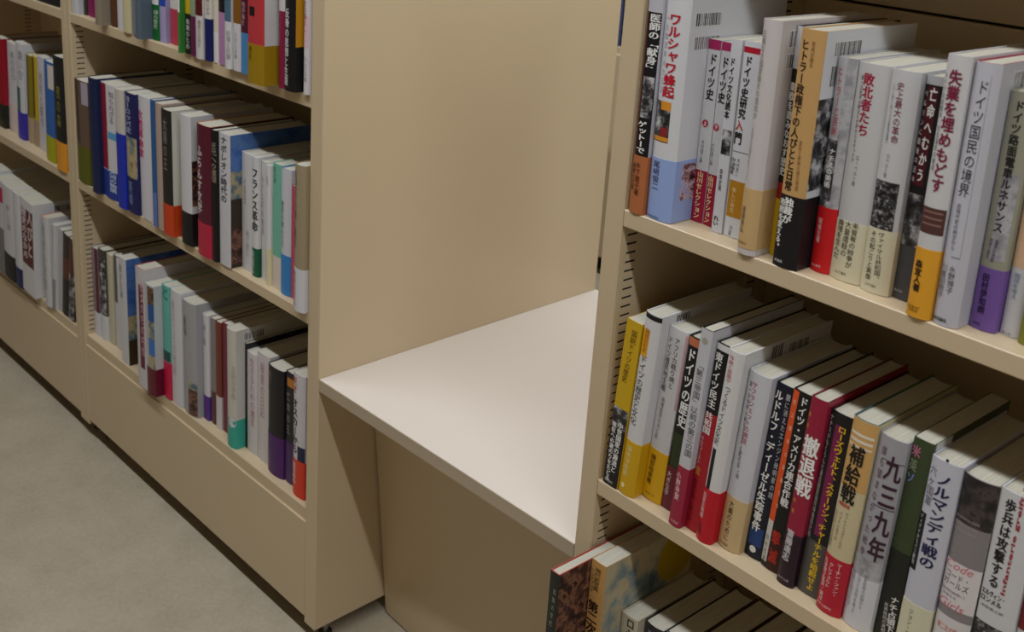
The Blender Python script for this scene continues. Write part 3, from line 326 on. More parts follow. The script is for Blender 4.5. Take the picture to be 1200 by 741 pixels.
 ('A3',-353.23,-2.05,21.25,138.0,200.0,0.0,2.5,'#64204c',None,1,None,[(0,1,61.4,136.6,'#8a9a80')],None,[],[],[],'thin plum book with pale green top'),
 ('A3',-330.18,-5.88,21.25,138.0,200.0,0.0,2.5,'#d0cdcf',None,1,None,[(0,1,66.25,139.29,'#58181c')],None,[('V','歴史とは何か',14.93,59.37,13.66,17.49,6.74,'#8a6a4a',0,'j')],[],[],'white book with dark red top'),
 ('A3',-308.21,-2.58,17.76,138.0,200.0,0.0,2.5,'#d8d2cc',None,1,None,[],(0,64.11,'#17205c'),[('V','世界の歩み',14.9,99.42,14.15,70.04,7.58,'#8a7c70',0,'j')],[],[],'white book with deep navy foot'),
 ('A3',-289.73,1.88,14.56,138.0,200.0,0.0,2.5,'#d6cdc0',None,1,None,[(0,1,0.0,46.03,'#d6d4d6')],None,[],[],[],'narrow cream book'),
 ('A3',-274.27,1.73,23.79,138.0,200.0,0.0,2.5,'#b484b4',None,1,None,[(0,1,79.05,145.49,'#1a1820')],None,[],[],[],'lilac-pink book with black top'),
 ('A3',-242.57,-6.43,17.73,138.0,200.0,0.0,2.5,'#d6d6da',None,1,None,[(0,1,70.22,149.25,'#4c6c84')],None,[('V','記憶と記録',13.08,57.19,12.44,14.21,7.23,'#8a8a92',0,'j')],[],[],'white book with steel blue top'),
 ('A3',-224.12,-3.28,21.33,138.0,200.0,0.0,2.5,'#d6d3da',None,1,None,[(0,1,70.3,151.28,'#84581c')],None,[('V','人びとの声',10.74,57.01,10.3,16.81,7.13,'#9a8a9a',0,'j')],[],[],'white book with brown top'),
 ('A3',-202.04,-3.72,23.51,138.0,200.0,0.0,2.5,'#4c8cc8',None,1,None,[(0,1,60.05,153.8,'#54182c')],None,[('V','地中海を',10.92,104.54,9.51,70.15,7.85,'#d0a8b0',0,'j')],[],[],'bright blue book with maroon top'),
 ('A3',-144.11,-27.0,42.57,141.4,205.0,0.0,2.5,'#c03c44',None,1,'#c9c9cc',[(0.15,0.5,94.25,107.23,'#1c1614')],(0,56.15,'#9c7c14'),[('V','道の先',9.72,51.75,8.52,32.34,7.59,'#4a3808',0,'o')],[],[],'scarlet book with ochre band,jutting out with white side'),
 ('A3',-93.05,-9.24,16.38,138.0,200.0,0.0,2.5,'#8a1c44',None,1,None,[(0,1,106.58,166.28,'#cfc8cc')],None,[],[],[],'magenta-crimson book with white top'),
 ('A3',-75.77,-10.8,25.96,144.9,210.0,0.0,2.5,'#19181c',None,1,'#1a1a1c',[],None,[('V','反骨の思想と生涯',8.68,112.63,4.81,6.8,9.29,'#c8ccd0',1,'j')],[(0,1,62.32,193.34,'#c8901c')],[],'black book with ochre-yellow side'),
 ('A3',-40.93,-3.02,11.2,138.0,200.0,0.0,2.5,'#d5d2d8',None,1,None,[(0,1,63.25,106.87,'#d8b8c0')],None,[('V','女の暮らし',2.48,127.62,2.37,84.38,6.8,'#8a5a68',0,'j'),('V','小さな声',6.08,52.7,5.85,15.3,6.47,'#9a90a0',0,'j')],[],[],'white book with pale pink middle,against the end panel'),
 ('A2',-808.2,2.72,56.12,136.9,198.37,0.0,3,'#6b5648',None,1,None,[(0,0.35,76.45,196.69,'#40342a'),(0.6,1,154.31,196.69,'#a8a0b0')],(0,71.42,'#5c6018'),[],[],[],'olive and brown book against the upright'),
 ('A2',-728.91,-5.4,33.67,149.5,216.73,0.0,3.5,'#1c2850','#141a30',1,None,[],None,[],[],[],'broad navy hardback'),
 ('A2',-694.53,2.26,56.6,147.0,213.1,0.0,2.5,'#d6d4da',None,1,None,[(0,0.45,54.14,213.1,'#8c1c34'),(0.5,1,113.88,126.67,'#58a0d0')],(0,52.51,'#203a98'),[('V','知られざる',44.78,201.86,43.16,142.49,13.78,'#4a4a54',0,'j'),('V','大河の物語',41.1,56.3,41.07,14.26,21.16,'#c8d4f0',1,'o')],[],[],'white book with red stripe and blue band'),
 ('A2',-621.27,-5.4,32.24,149.3,216.38,0.0,2.5,'#cdc9c2',None,1,None,[],(0,137.61,'#2234b0'),[],[],[],'cream book with vivid blue foot'),
 ('A2',-588.31,-2.64,39.8,149.6,216.77,0.0,2.5,'#22245c',None,1,None,[(0.05,1,65.55,138.5,'@paint')],None,[('V','ヨーロッパ史',14.22,211.24,15.85,145.13,16.31,'#a8b0d8',1,'j'),('V','英雄',14.48,58.3,16.3,14.7,13.34,'#8a98c8',0,'j')],[],[],'indigo book with painted figures'),
 ('A2',-547.79,2.38,49.02,150.7,218.39,0.0,3,'#d8d7e0',None,1,None,[],None,[('V','女性革命家',8.18,193.84,10.52,108.42,17.49,'#c8306c',1,'j')],[],[],'white book with magenta title characters'),
 ('A2',-492.87,-3.1,14.24,152.8,221.5,0.0,2.5,'#2c5c94',None,1,None,[(0,1,0.0,61.04,'#5c74b0')],None,[],[],[],'thin blue book'),
 ('A2',-477.91,-2.2,26.19,151.7,219.87,0.0,2.5,'#b9a298',None,1,None,[],None,[],[],[],'thin pinkish tan book'),
 ('A2',-450.82,-5.4,35.07,148.8,215.7,0.0,2.5,'#2a2624',None,1,'#d0cfc4',[],(0,54.58,'#c8441c'),[('V','太陽の王',16.47,202.35,14.91,112.05,11.76,'#8a8a90',0,'j')],[],[],'dark book with orange-red band'),
 ('A2',-392.76,-2.31,34.98,150.9,218.68,0.0,2.5,'#d6d6dc',None,1,'#d0d0d6',[],(0,56.62,'#16161a'),[],[(0,1,69.27,145.42,'@sepia')],[],'white book with black foot and brown picture on its side'),
 ('A2',-333.13,-5.4,43.0,149.9,217.2,0.0,3.5,'#5c1c30','#c07c44',1,None,[],(0,56.46,'#b82844'),[('V','ふらんす文学',12.41,182.73,10.37,69.49,14.8,'#d8d0d4',1,'j')],[],[],'maroon book with crimson band and white characters'),
 ('A2',-289.41,-4.38,15.8,148.7,215.55,0.0,2.5,'#18171a',None,1,None,[],None,[('V','近代への道程',14.42,195.96,14.32,131.57,12.92,'#a89c88',0,'j')],[],[],'black book with dim gold title'),
 ('A2',-272.89,-0.92,33.27,148.3,214.94,0.0,1,'#d2d2da',None,1,'#3a3026',[],None,[('V','ナポレオン時代の',15.82,210.41,14.45,103.53,15.21,'#44444c',1,'j')],[(0,1.0,157.92,214.94,'@sky'),(0,0.6,112.82,157.92,'@paint'),(0,0.6,7.72,64.22,'@sepia')],[],'white book with a blue-sky photograph cover'),
 ('A2',-237.7,17.65,36.06,130.7,189.45,0.0,2,'#d3d4da',None,1,None,[],None,[('V','王と民衆の時代',11.2,147.51,11.67,106.42,6.94,'#9a9aa2',0,'j'),('V','絵で読む',19.42,66.92,19.2,24.64,6.99,'#9a9aa2',0,'j')],[],[],'plain white book with faint grey lettering'),
 ('A2',-200.74,13.67,17.12,132.3,191.71,0.0,2,'#d6d6da',None,1,None,[],(0,46.43,'#145c40'),[('V','フランス革命',9.04,174.46,10.05,73.04,16.8,'#222226',1,'j'),('V','柴田三',5.08,42.41,4.98,4.46,7.39,'#cfe0d8',0,'o')],[],[],'white book with bold black title and dark green foot'),
 ('A2',-182.9,18.91,19.71,130.0,188.44,0.0,2.5,'#d2d3d6',None,1,None,[],None,[('V','小さな町の物語',5.32,166.55,6.7,72.18,6.64,'#84848c',0,'j')],[],[],'thin white book beside a cream-footed one'),
 ('A2',-157.14,11.4,11.53,130.5,189.14,0.0,2.5,'#d9d9de',None,1,None,[],(0,59.54,'#d8d0ac'),[('V','紀行',-1.25,172.58,-1.2,158.08,6.54,'#84848c',0,'j')],[],[],'white book with cream foot'),
 ('A2',-144.89,14.65,26.94,134.7,195.26,0.0,2,'#78bca8',None,1,None,[],(0,51.03,'#d8cdc4'),[('V','風の歌',6.66,190.24,8.0,164.46,5.94,'#3a6c60',0,'j')],[],[],'mint green book with pale foot'),
 ('A2',-117.04,11.64,26.08,134.4,194.76,0.0,2.5,'#d3d4e0','#3468b8',1,None,[],(0,63.03,'#3a86cc'),[('V','歴史の旅人たち',4.46,145.25,6.39,73.06,8.11,'#33333a',0,'j')],[],[],'white book with bright blue band and blue top edge'),
 ('A2',-90.24,11.58,14.7,120.4,174.44,0.0,0.3,'#c85070',None,0,None,[],None,[],[],[],'thin pink booklet squeezed between white and tan books'),
 ('A2',-55.81,-5.4,26.07,151.1,218.99,0.0,4,'#a4957a',None,1,None,[],(0,65.39,'#d2d3da'),[('V','伝記の小説と歴史',2.67,210.6,4.61,94.76,8.48,'#4c4238',0,'j'),('V','近世の文人',4.09,60.82,3.88,6.63,8.7,'#55555c',0,'o')],[],[],'tan book with white foot,against the end panel'),
 ('A1',-808.2,19.92,26.6,127.6,184.91,0.0,1.5,'#8d8090',None,1,None,[(0.6,1,49.31,184.91,'#5a2030')],(0,49.31,'#cfcfda'),[],[],[],'mauve and maroon book against the upright'),
 ('A1',-780.88,21.48,29.6,131.4,190.44,0.0,2.5,'#45433e',None,1,None,[(0,1,56.74,172.03,'@bw')],(0,53.08,'#d0d2d8'),[],[],[],'book with dark grey photograph spine and white foot'),
 ('A1',-750.56,24.64,24.26,129.6,187.76,0.0,1.5,'#cbc5ac',None,1,None,[],None,[],[],[],'plain cream book beside dark photograph spine'),
 ('A1',-725.58,27.05,30.07,133.0,192.73,0.0,2.5,'#5c5c5a',None,1,None,[(0.6,1,0.55,191.64,'#cfcfd4'),(0,0.6,0.55,96.4,'#cfcfd4')],None,[],[],[],'thin dark grey and white book'),
 ('A1',-657.65,6.61,29.24,147.6,213.92,0.0,0.8,'#d0d1d6',None,1,'#6a86a8',[],None,[('V','静かな海',6.3,198.8,8.04,131.1,10.81,'#7a7a84',0,'j')],[(0,1,100.61,213.92,'@sky'),(0,1,51.95,100.61,'@paint'),(0,1,0.0,51.95,'#3a2c18')],[],'white-spined book with blue sky cover'),
 ('A1',-553.35,-10.8,34.31,160.6,232.78,0.0,1.5,'#cfccd2','#b02c38',1,None,[(0.38,0.85,39.14,201.32,'#682038')],None,[('V','彼女たちの中世',31.84,208.65,30.84,63.14,13.22,'#d8b8c0',0,'j')],[],[],'white book with dark maroon title and red top edge'),
 ('A1',-518.14,-10.8,32.65,146.8,212.72,0.0,2,'#c4c6ca',None,1,None,[(0.4,1,177.36,209.77,'@sepia'),(0.4,1,144.64,177.36,'#20549c'),(0.4,1,111.62,144.64,'@paint'),(0.4,1,78.27,111.62,'#3c74c0'),(0.4,1,53.06,78.27,'@paint')],(0,53.06,'#64102c'),[],[],[],'book with coloured picture spine and dark wine-red band'),
 ('A1',-484.77,4.47,26.46,150.1,217.51,0.0,1.5,'#68b8b0',None,1,None,[(0,1,73.53,93.5,'#1c4c48')],(0,72.36,'#c81848'),[('V','と',20.37,217.8,22.08,189.64,21.97,'#147c70',1,'j')],[],[],'turquoise book with crimson band'),
 ('A1',-457.59,6.41,37.12,150.3,217.78,0.0,2,'#d6d6dc',None,1,None,[],None,[('V','聖女とその世紀',11.54,198.13,14.44,56.23,10.54,'#c0a0b0',0,'j')],[],[],'white book with faint pink lettering beside turquoise one'),
 ('A1',-419.56,9.86,45.62,146.3,212.04,0.0,5,'#a6a7ac',None,1,None,[(0.45,1,35.01,64.74,'@paint'),(0.5,1,1.68,51.56,'@sepia')],None,[('V','巴里の記憶',13.05,182.62,13.23,147.7,12.04,'#4a4a50',0,'j')],[],[],'broad silver grey book with small brown photo at its foot'),
 ('A1',-373.22,21.42,20.03,136.0,197.15,0.0,2,'#d6d6de',None,1,None,[],(0,45.82,'#56308a'),[('V','詩と旅',8.22,178.88,8.57,139.54,8.13,'#7a7a84',0,'j')],[],[],'white book with purple foot'),
 ('A1',-352.47,24.45,18.89,135.9,196.91,0.0,2.5,'#8a827e',None,1,None,[(0,1,0.0,61.67,'#5c3c3c')],None,[],[],[],'thin grey-brown book'),
 ('A1',-332.68,22.62,18.47,136.6,197.9,0.0,2,'#7c3c2e',None,1,None,[],(0,60.8,'#d3ccd2'),[],[],[],'brick brown book with white foot'),
 ('A1',-313.49,24.72,20.43,138.8,201.2,0.0,1,'#7c2c44',None,1,None,[],None,[],[],[],'thin wine-coloured book'),
 ('A1',-272.22,9.54,28.39,146.8,212.7,0.0,4,'#cdcbc4',None,1,None,[],(0,52.54,'#3aa898'),[('C','',37.86,47.21,8.64,'#d3d0da'),('V','王妃の手紙',25.65,150.0,27.61,89.44,7.99,'#a39c84',0,'j')],[],[(0.1,0.35,193.32,205.28)],'broad white and cream book with turquoise foot'),
 ('A1',-243.11,24.85,6.3,130.7,189.4,0.0,0.3,'#202024',None,0,None,[],None,[],[],[],'very thin black booklet between cream and white books'),
 ('A1',-236.1,25.0,30.13,124.1,179.82,0.0,2,'#d3d0d4',None,1,None,[],None,[('V','生きるための遺言',17.36,171.63,18.28,49.36,10.84,'#b87888',0,'j')],[],[],'white book with faded pink title'),
 ('A1',-205.25,25.28,37.41,132.0,191.28,0.0,2,'#d2cdcf',None,1,None,[],None,[('V','殺意の日記',17.91,176.39,16.82,77.74,10.55,'#b8808c',0,'j')],[],[],'white book with faded red title beside black purple-footed one'),
 ('A1',-163.47,19.44,44.46,129.7,187.91,0.0,4.5,'#1a191d','#2a1830',1,None,[(0.02,0.3,158.0,177.19,'@sepia')],(0,70.87,'#4c1f66'),[('V','海をわたる',5.61,145.48,5.94,81.11,7.4,'#8a8a90',0,'j')],[],[],'black hardback with purple band'),
 ('A1',-118.3,22.5,25.81,132.2,191.66,0.0,1.5,'#232228','#2a2030',1,None,[(0.2,0.9,168.22,182.74,'#c07c2c')],(0,72.06,'#4a2a62'),[('V','亡命の王',8.83,160.22,8.67,83.49,8.02,'#a0a0a8',0,'j')],[],[],'thin black hardback with small orange picture and purple band'),
 ('A1',-82.3,13.18,32.14,143.8,208.42,0.0,3.5,'#d2d1da',None,1,None,[(0.5,1,63.63,88.77,'#1c2448')],(0,63.63,'#d83c24'),[('V','天才',4.09,201.73,4.55,173.46,11.43,'#d06858',1,'j'),('V','オスカーから',6.99,165.9,6.21,72.46,13.76,'#28282c',1,'j'),('V','百年目の',6.45,57.76,5.91,18.64,10.52,'#f0d8d0',1,'o')],[],[],'white book with bold black title,navy strip and orange-red foot'),
 ('B2',-1289.1,26.96,47.83,137.9,199.83,2,2.5,'#9c1428',None,1,None,[],(0,53.2,'#20221c'),[],[],[],'bright red book with black foot'),
 ('B2',-1240.55,34.8,50.02,135.1,195.75,4,2.5,'#d2d2d8',None,1,None,[],(0,62.94,'#d6c8c8'),[('V','あの日の',31.71,179.4,35.13,114.54,19.17,'#7c7c88',0,'j')],[],[],'white book with pinkish foot beside red one'),
 ('B2',-1163.82,24.11,38.18,144.1,208.78,4,2.5,'#d0d0d6',None,1,None,[(0,0.6,59.85,112.56,'#3c6868')],(0,59.85,'#3c34a8'),[('V','遠い空',30.91,193.99,34.62,130.97,18.38,'#7c7c88',0,'j')],[],[],'white book with violet-blue foot'),
 ('B2',-1124.92,30.16,31.22,130.3,188.77,4.2,2.5,'#8a7a18',None,1,None,[(0,0.4,60.34,186.03,'#28241c')],(0,54.69,'#b09c80'),[],[],[],'black and yellow striped book'),
 ('B2',-1092.79,29.75,30.6,132.4,191.87,4.2,2.5,'#c2a81c',None,1,None,[(0,0.5,59.87,188.1,'#54381c')],(0,56.13,'#a89078'),[],[],[],'yellow and brown book'),
 ('B2',-1058.16,27.95,40.61,135.6,196.54,3,1.5,'#cfccd8',None,1,None,[],None,[('V','市民と都市',17.88,163.91,18.69,46.71,14.87,'#84808c',0,'j')],[],[],'pale lilac-white book beside yellow one'),
 ('B2',-971.94,7.56,45.02,141.3,204.76,3,2.5,'#3868b0',None,1,None,[(0.5,1,151.2,199.54,'#cfc8c4')],(0,52.43,'#a8a81c'),[],[],[],'blue book with lime green foot'),
 ('B2',-900.56,-0.78,44.37,156.6,226.95,1.2,2.5,'#232326',None,1,None,[],(0,58.49,'#e0982c'),[('V','夜の森',23.86,171.19,23.13,86.58,14.51,'#8c8c3c',0,'j')],[],[],'black book with orange foot,against the upright'),
 ('B1',-1296.35,-6.43,50.03,161.4,233.95,4,2,'#d0d0d4',None,1,None,[],None,[],[],[],'white book cut by the photo edge'),
 ('B1',-1245.43,-7.87,41.34,154.1,223.33,4,2,'#c8c8cc',None,1,None,[(0,1,171.0,207.24,'#b02850'),(0,1,0.0,109.8,'#77777a')],None,[],[],[],'white book with magenta patch'),
 ('B1',-1203.19,-9.0,59.8,151.5,219.57,4,2.5,'#d2d2d6',None,1,None,[],(0,59.84,'#18181a'),[('V','新しい国',34.14,177.58,38.12,119.1,14.87,'#888890',0,'j')],[],[],'white book with black foot'),
 ('B1',-1139.47,-9.0,37.98,149.9,217.22,3,2.5,'#d4d4d8',None,1,None,[],(0,45.89,'#1a2054'),[],[],[(0.2,0.5,204.93,217.22)],'white book with navy foot'),
 ('B1',-1100.59,-9.0,66.04,148.1,214.67,4,0.8,'#d6d6da',None,1,None,[(0.05,0.95,65.72,194.0,'#5c2228')],None,[('V','歴史のなかの',18.14,194.6,22.36,78.53,21.09,'#d8ccd0',1,'j'),('V','人びと',50.02,198.24,45.96,87.81,20.66,'#d8ccd0',1,'j')],[],[(0.3,0.75,192.51,205.85)],'large white book with maroon title panel'),
 ('B1',-1002.75,0.15,30.48,136.9,198.34,1.5,3,'#cfcfd2','#c8683c',1,None,[],None,[('V','戦後の家族',8.97,182.26,8.07,32.79,15.32,'#8c8c94',0,'j')],[],[],'pale grey-white book with orange top edge'),
 ('B1',-971.54,1.86,14.65,134.2,194.44,7,1.5,'#d0d0d6',None,1,None,[(0,1,0.0,70.79,'#8c8c90')],None,[],[],[],'narrow white book right of the orange-edged one'),
 ('B1',-956.17,8.08,18.0,129.5,187.73,7.5,0.8,'#b8b8bc',None,0,None,[],None,[],[],[],'very thin grey-white book'),
 ('B1',-937.46,8.37,32.74,126.8,183.78,7.5,2.5,'#3c2c28',None,1,None,[(0,1,84.73,131.86,'#5c3428'),(0,1,0.0,84.73,'#202022')],None,[],[],[],'dark book with brown middle and black foot'),
 ('B1',-903.09,6.95,27.93,126.4,183.24,7,2.5,'#3a3634',None,1,None,[(0,1,105.16,168.57,'#54302a'),(0,1,0.0,105.16,'@bw')],None,[],[],[],'dark speckled book against the upright'),
 ('B3',-1177.68,7.2,106.66,138.0,200.0,0.0,2.5,'#1c1c1e',None,1,None,[],None,[],[],[],'black book at the photo corner'),
 ('B3',-1020.79,7.2,23.3,138.0,200.0,0.0,2.5,'#b8b8ac',None,1,None,[],None,[],[],[],'thin pale book beside black ones'),
 ('B3',-991.16,7.2,117.14,144.9,210.0,0.0,2.5,'#1e2024',None,1,None,[],None,[],[],[],'broad black-blue book beside the upright'),
]

ROWZ = {'C2': G['zC2'], 'C1': G['zC1'], 'C0': G['zA1'], 'A3': G['zA3'], 'A2': G['zA2'], 'A1': G['zA1'], 'B3': G['zA3'], 'B2': G['zA2'], 'B1': G['zA1'], 'R': RZ}
SHELF_WORDS['R'] = 'on the low cabinet far behind the gap'
for k, (wd, ht, c, lb) in enumerate(((24, 205, '#8c8698', 'grey-lilac book'), (26, 215, '#b9b4c4', 'pale lilac book'), (22, 210, '#4c5478', 'slate blue book'), (28, 220, '#aaa4a8', 'pale grey book'), (25, 205, '#7c7488', 'dull mauve book'))):
    BOOKS.append(('R', -930 + k * 32, 1605, wd, 140, ht, 0, 1.5, c, None, 1, None, [], None, [], [], [], lb))
need = set()
for b in BOOKS:
    for tx in b[14]:
        if tx[0] == 'U' or (tx[0] == 'H' and ord(tx[1][0]) < 256): need.add((tx[1], tx[8]))
        elif tx[0] in 'VH':
            for ch in tx[1]: need.add((ch, tx[8]))
        elif tx[1]: need.add((tx[1], 1))
need.add(('国', 0)); glyphs(sorted(need))
bx = [p[0] for p in GLY[('国', 0)][0]]; by_ = [p[1] for p in GLY[('国', 0)][0]]
EMC = ((min(bx) + max(bx)) / 2, (min(by_) + max(by_)) / 2); EMS = max(max(bx) - min(bx), max(by_) - min(by_)) / 0.92
MM = 0.001
def make_book(rec):
    row, u0, v, W, D, H, lean, bul, base, edge, hard, sidecol, zones, obi, texts, sides, bars, lab = rec
    W -= 0.3
    bul = min(bul, W * 0.22)
    t = thing('hardcover_book' if hard else 'paperback_book', lab + ' ' + SHELF_WORDS[row], 'book', group='books ' + SHELF_WORDS[row])
    T = 1.4 if hard else 0.6
    def sp(x, off=0.0):       # spine curve: y for x across the spine
        q = 2 * x / W - 1
        return -bul * max(0.0, 1 - q * q) ** 0.8 - off if bul > .01 else -off
    N = 14
    def u_shell(mb, z0, z1, off, th, side_d, mt, edge_mt, xo=0.0):
        xs = [-xo + (W + 2 * xo) * i / N for i in range(N + 1)]
        o = [(W + xo, side_d)] + [(x, sp(min(max(x, 0), W), off)) for x in reversed(xs)] + [(-xo, side_d)]
        xs2 = [th - xo + (W - 2 * th + 2 * xo) * i / N for i in range(N + 1)]
        inn = [(W + xo - th, side_d)] + [(x, sp(min(max(x, 0), W), off) + th) for x in reversed(xs2)] + [(th - xo, side_d)]
        n = len(o); vs = []
        for z in (z0, z1): vs += [(p[0], p[1], z) for p in o] + [(p[0], p[1], z) for p in inn]
        f_out = []; f_sp = []; f_e = []; f_in = []
        for i in range(n - 1):
            q = (i + 1, i, 2 * n + i, 2 * n + i + 1)
            (f_sp if 0 < i < n - 2 else f_out).append(q)
            f_in.append((n + i, n + i + 1, 3 * n + i + 1, 3 * n + i))
            f_e.append((2 * n + i, 3 * n + i, 3 * n + i + 1, 2 * n + i + 1)); f_e.append((i, i + 1, n + i + 1, n + i))
        for i in (0, n - 1):
            q = (i, n + i, 3 * n + i, 2 * n + i); f_e.append(q if i == 0 else q[::-1])
        vs = [(x * MM, y * MM, z * MM) for x, y, z in vs]
        mb.add(vs, f_out, mt); mb.add(vs, f_sp, mt, True); mb.add(vs, f_in, edge_mt); mb.add(vs, f_e, edge_mt)
    def patch(mb, a0, a1, z0, z1, mt, off):
        n = max(1, int(round((a1 - a0) * N)))
        xs = [W * (a0 + (a1 - a0) * i / n) for i in range(n + 1)]
        vs = [(x * MM, sp(x, off) * MM, z * MM) for z in (z0, z1) for x in xs]
        mb.add(vs, [(i, i + 1, n + 1 + i + 1, n + 1 + i) for i in range(n)], mt, True)
    def letter(mb, key, cx, cz, sx, sz, rot, mt, off, dx=0, dz=0, center=None):
        vs, fs = GLY[key]
        if not vs: return
        ce = center or EMC; out = []
        for px, py in vs:
            a, b2 = (px - ce[0]) + dx, (py - ce[1]) + dz
            if rot == 1: a, b2 = b2, -a
            elif rot == -1: a, b2 = -b2, a
            x = cx + a * sx; z = cz + b2 * sz
            xx = min(max(x, 0.02 * W), 0.98 * W)
            out.append((xx * MM, sp(xx, off) * MM, z * MM))
        mb.add(out, fs, mt)
        if key[1]:
            for ex, ez in ((.034, 0), (-.034, 0), (.017, .02), (-.017, -.02)):
                mb.add([(min(max(p[0], .02 * W * MM), .98 * W * MM) + ex * sx * MM * (1 if .03 * W * MM < p[0] < .97 * W * MM else 0), p[1] - .00002 * (1 + (ex > 0)), p[2] + ez * sz * MM) for p in out], fs, mt)
    jk = MB(); ow = MB()
    jm = mat(base, 0.42, 0.86 if row == 'C2' else 0.95); em = mat(edge) if edge else jm  # right upper row darkened in colour, standing for weaker light on its spines
    u_shell(jk, 0, H, 0, T, D, jm, em)
    lv = 0.12
    for (a0, a1, z0, z1, c) in zones: patch(jk, a0, a1, z0, z1, mat(c), lv); lv += 0.04
    def sidepatch(mb, w0, w1, z0, z1, mt, off, xo=0.0):
        y0, y1 = 0.3 + w0 * D, min(D, 0.3 + w1 * D); x = W + xo + off
        mb.add([(x * MM, y * MM, z * MM) for z in (z0, z1) for y in (y0, y1)], [(0, 1, 3, 2)], mt)
    if sidecol: sidepatch(jk, 0, .999, 0, H, mat(sidecol), .05)
    for k, (w0, w1, z0, z1, c) in enumerate(sides):
        if w1 < 0:      # a printed disc: centre w0*D, z0, radius z1
            pts = [(w0 * D + z1 * math.cos(2 * math.pi * i / 40), z0 + z1 * math.sin(2 * math.pi * i / 40)) for i in range(40)]
            pts = [((W + .12) * MM, min(p[0], D) * MM, min(p[1], H) * MM) for p in pts]; jk.add(pts, [tuple(range(40))], mat(c)); continue
        if obi and z1 <= obi[1] + 4: sidepatch(ow, w0, w1, z0, min(z1, obi[1]), mat(c), .06, .3)
        else: sidepatch(jk, w0, w1, z0, min(z1, H), mat(c), .07 + .02 * k)
    rnd = random.Random(int(u0 * 10))
    for (w0, w1, z0, z1) in bars:
        sidepatch(jk, w0 - .01, w1 + .01, z0 - 1, min(z1 + 1, H), mat('#d9d9dc'), .14)
        x = w0
        while x < w1:
            d = rnd.choice((.006, .009, .014)); sidepatch(jk, x, min(x + d, w1), z0, min(z1, H - .5), mat('#2c2c30'), .17); x += d + rnd.choice((.006, .01))
    if obi: u_shell(ow, obi[0], min(obi[1], H - 1), .35, .3, D * .97, mat(obi[2]), mat(obi[2]), .3)
    for tx in texts:
        on_obi = obi is not None and (tx[-1] == 'o' or (tx[0] == 'C' and tx[3] < obi[1]))
        mb = ow if on_obi else jk; off = 0.62 if on_obi else lv + 0.1
        if tx[0] == 'C':
            _, s, x, z, r, c = tx; n = 24; x = min(max(x, r), W - r) if W > 2 * r else W / 2
            vs = [(x, z)] + [(x + r * math.cos(2 * math.pi * i / n), z + r * math.sin(2 * math.pi * i / n)) for i in range(n)]
            vs = [(min(max(p[0], 0), W), p[1]) for p in vs]
            mb.add([(p[0] * MM, sp(p[0], off) * MM, p[1] * MM) for p in vs], [(0, 1 + i, 1 + (i + 1) % n) for i in range(n)], mat(c))
            if s: letter(mb, (s, 1), x, z, r * 1.25 / EMS, r * 1.25 / EMS, 0, mat('#f0e4e8'), off + .1)
            continue
        kind, s, xa, za, xb, zb, size, c, bold, _t = tx; mt = mat(c)
        if kind == 'V':
            zb = max(zb, 1.5); za = min(za, H - 1)
            size = min(size * 1.16, W * .9); n = len(s); pitch = (za - zb) / n
            xa = min(max(xa, size * .5 + .3), W - size * .5 - .3); xb = min(max(xb, size * .5 + .3), W - size * .5 - .3)
            hh = min(pitch * 0.97, size * 1.7)
            for i, ch in enumerate(s):
                f = (i + .5) / n; r = 1 if ch in ROT else 0
                dx = dz = 0
                if ch in '、。': dx, dz = .55 * EMS, .55 * EMS
                elif ch in SMALL: dx, dz = .1 * EMS, .08 * EMS
                letter(mb, (ch, bold), xa + (xb - xa) * f, za - pitch * (i + .5), size / EMS, hh / EMS, r, mt, off, dx, dz)
        elif kind == 'H' and ord(s[0]) >= 256:
            n = len(s); xa = max(xa, .5); xb = min(xb, W - .5); zm = (za + zb) / 2; pitch = (xb - xa) / n
            for i, ch in enumerate(s): letter(mb, (ch, bold), xa + pitch * (i + .5), zm, pitch * .95 / EMS, size / EMS, 0, mt, off)
        else:
            vs, fs = GLY[(s, bold)]; gx = [p[0] for p in vs]; gy = [p[1] for p in vs]
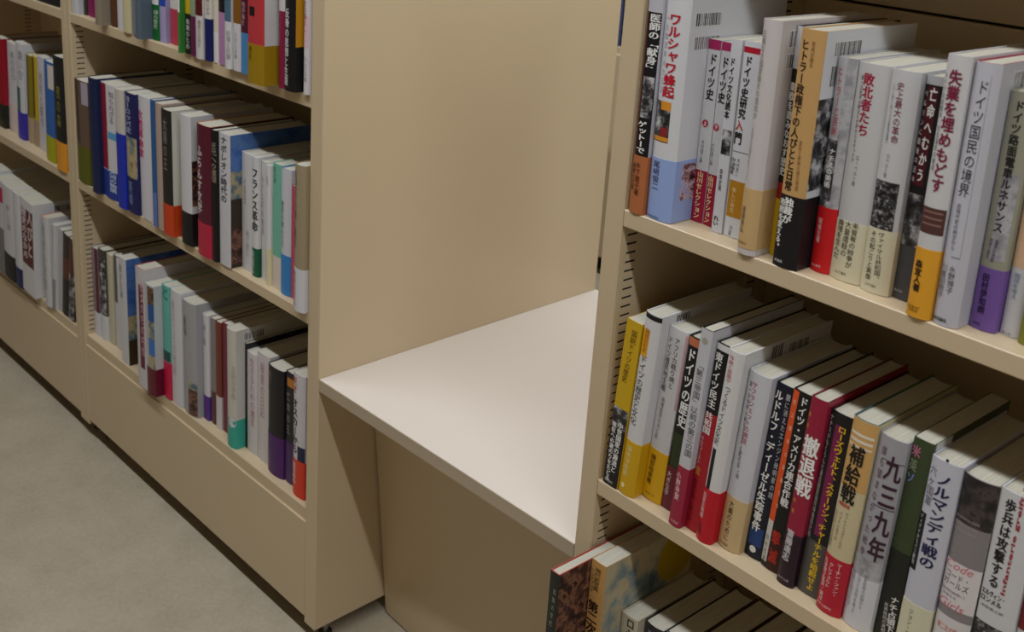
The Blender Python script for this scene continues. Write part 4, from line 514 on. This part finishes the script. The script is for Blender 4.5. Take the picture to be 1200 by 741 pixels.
            ce = ((min(gx) + max(gx)) / 2, (min(gy) + max(gy)) / 2)
            if kind == 'H':
                xa = max(xa, .5); xb = min(xb, W - .5)
                letter(mb, (s, bold), (xa + xb) / 2, (za + zb) / 2, (xb - xa) / (max(gx) - min(gx)), size / (max(gy) - min(gy)), 0, mt, off, center=ce)
            else:
                letter(mb, (s, bold), (xa + xb) / 2, (za + zb) / 2, size / (max(gy) - min(gy)), (zb - za) / (max(gx) - min(gx)), -1, mt, off, center=ce)
    # page block, recessed a little under the boards of a hardback
    pg = MB(); rec_ = 1.0 if hard else 0.3; x0, x1 = T + .15, W - T - .15
    if x1 - x0 > 0.6:
        n = 8; xs = [x0 + (x1 - x0) * i / n for i in range(n + 1)]
        fr = [(x, sp(x) + T + .3) for x in xs]; bk = [(x, D - (4 if hard else .6) - (min(3, bul) * (1 - (2 * (x - x0) / (x1 - x0) - 1) ** 2) if hard else 0)) for x in xs]
        z0, z1 = (2.5 if hard else .2), H - rec_
        vs = [(p[0] * MM, p[1] * MM, z * MM) for z in (z0, z1) for p in fr + bk]; k = n + 1; o = 2 * k
        fs = []
        for i in range(n):
            fs += [(o + i, o + i + 1, o + k + i + 1, o + k + i), (i + 1, i, k + i, k + i + 1), (i, i + 1, o + i + 1, o + i), (k + i + 1, k + i, o + k + i, o + k + i + 1)]
        fs += [(k, 0, o, o + k), (n, k + n, o + k + n, o + n)]
        pg.add(vs, fs, PAGE)
        pg.build('page_block', t)
    jk.build('jacket' if hard else 'cover', t)
    if obi: ow.build('paper_band', t)
    # stand it on its shelf
    la = math.radians(lean); px = u0 + W if lean > 0 else u0
    base_m = Matrix.Translation((px * MM, v * MM, ROWZ[row] + .0003)) @ Matrix.Rotation(la, 4, 'Y') @ Matrix.Translation(((u0 - px) * MM, 0, 0))
    if row[0] == 'C': base_m = Matrix.Translation((G['Xc'], 0, 0)) @ Matrix.Rotation(G['yawC'], 4, 'Z') @ base_m
    t.matrix_world = base_m
    return t
for rec in BOOKS: make_book(rec)
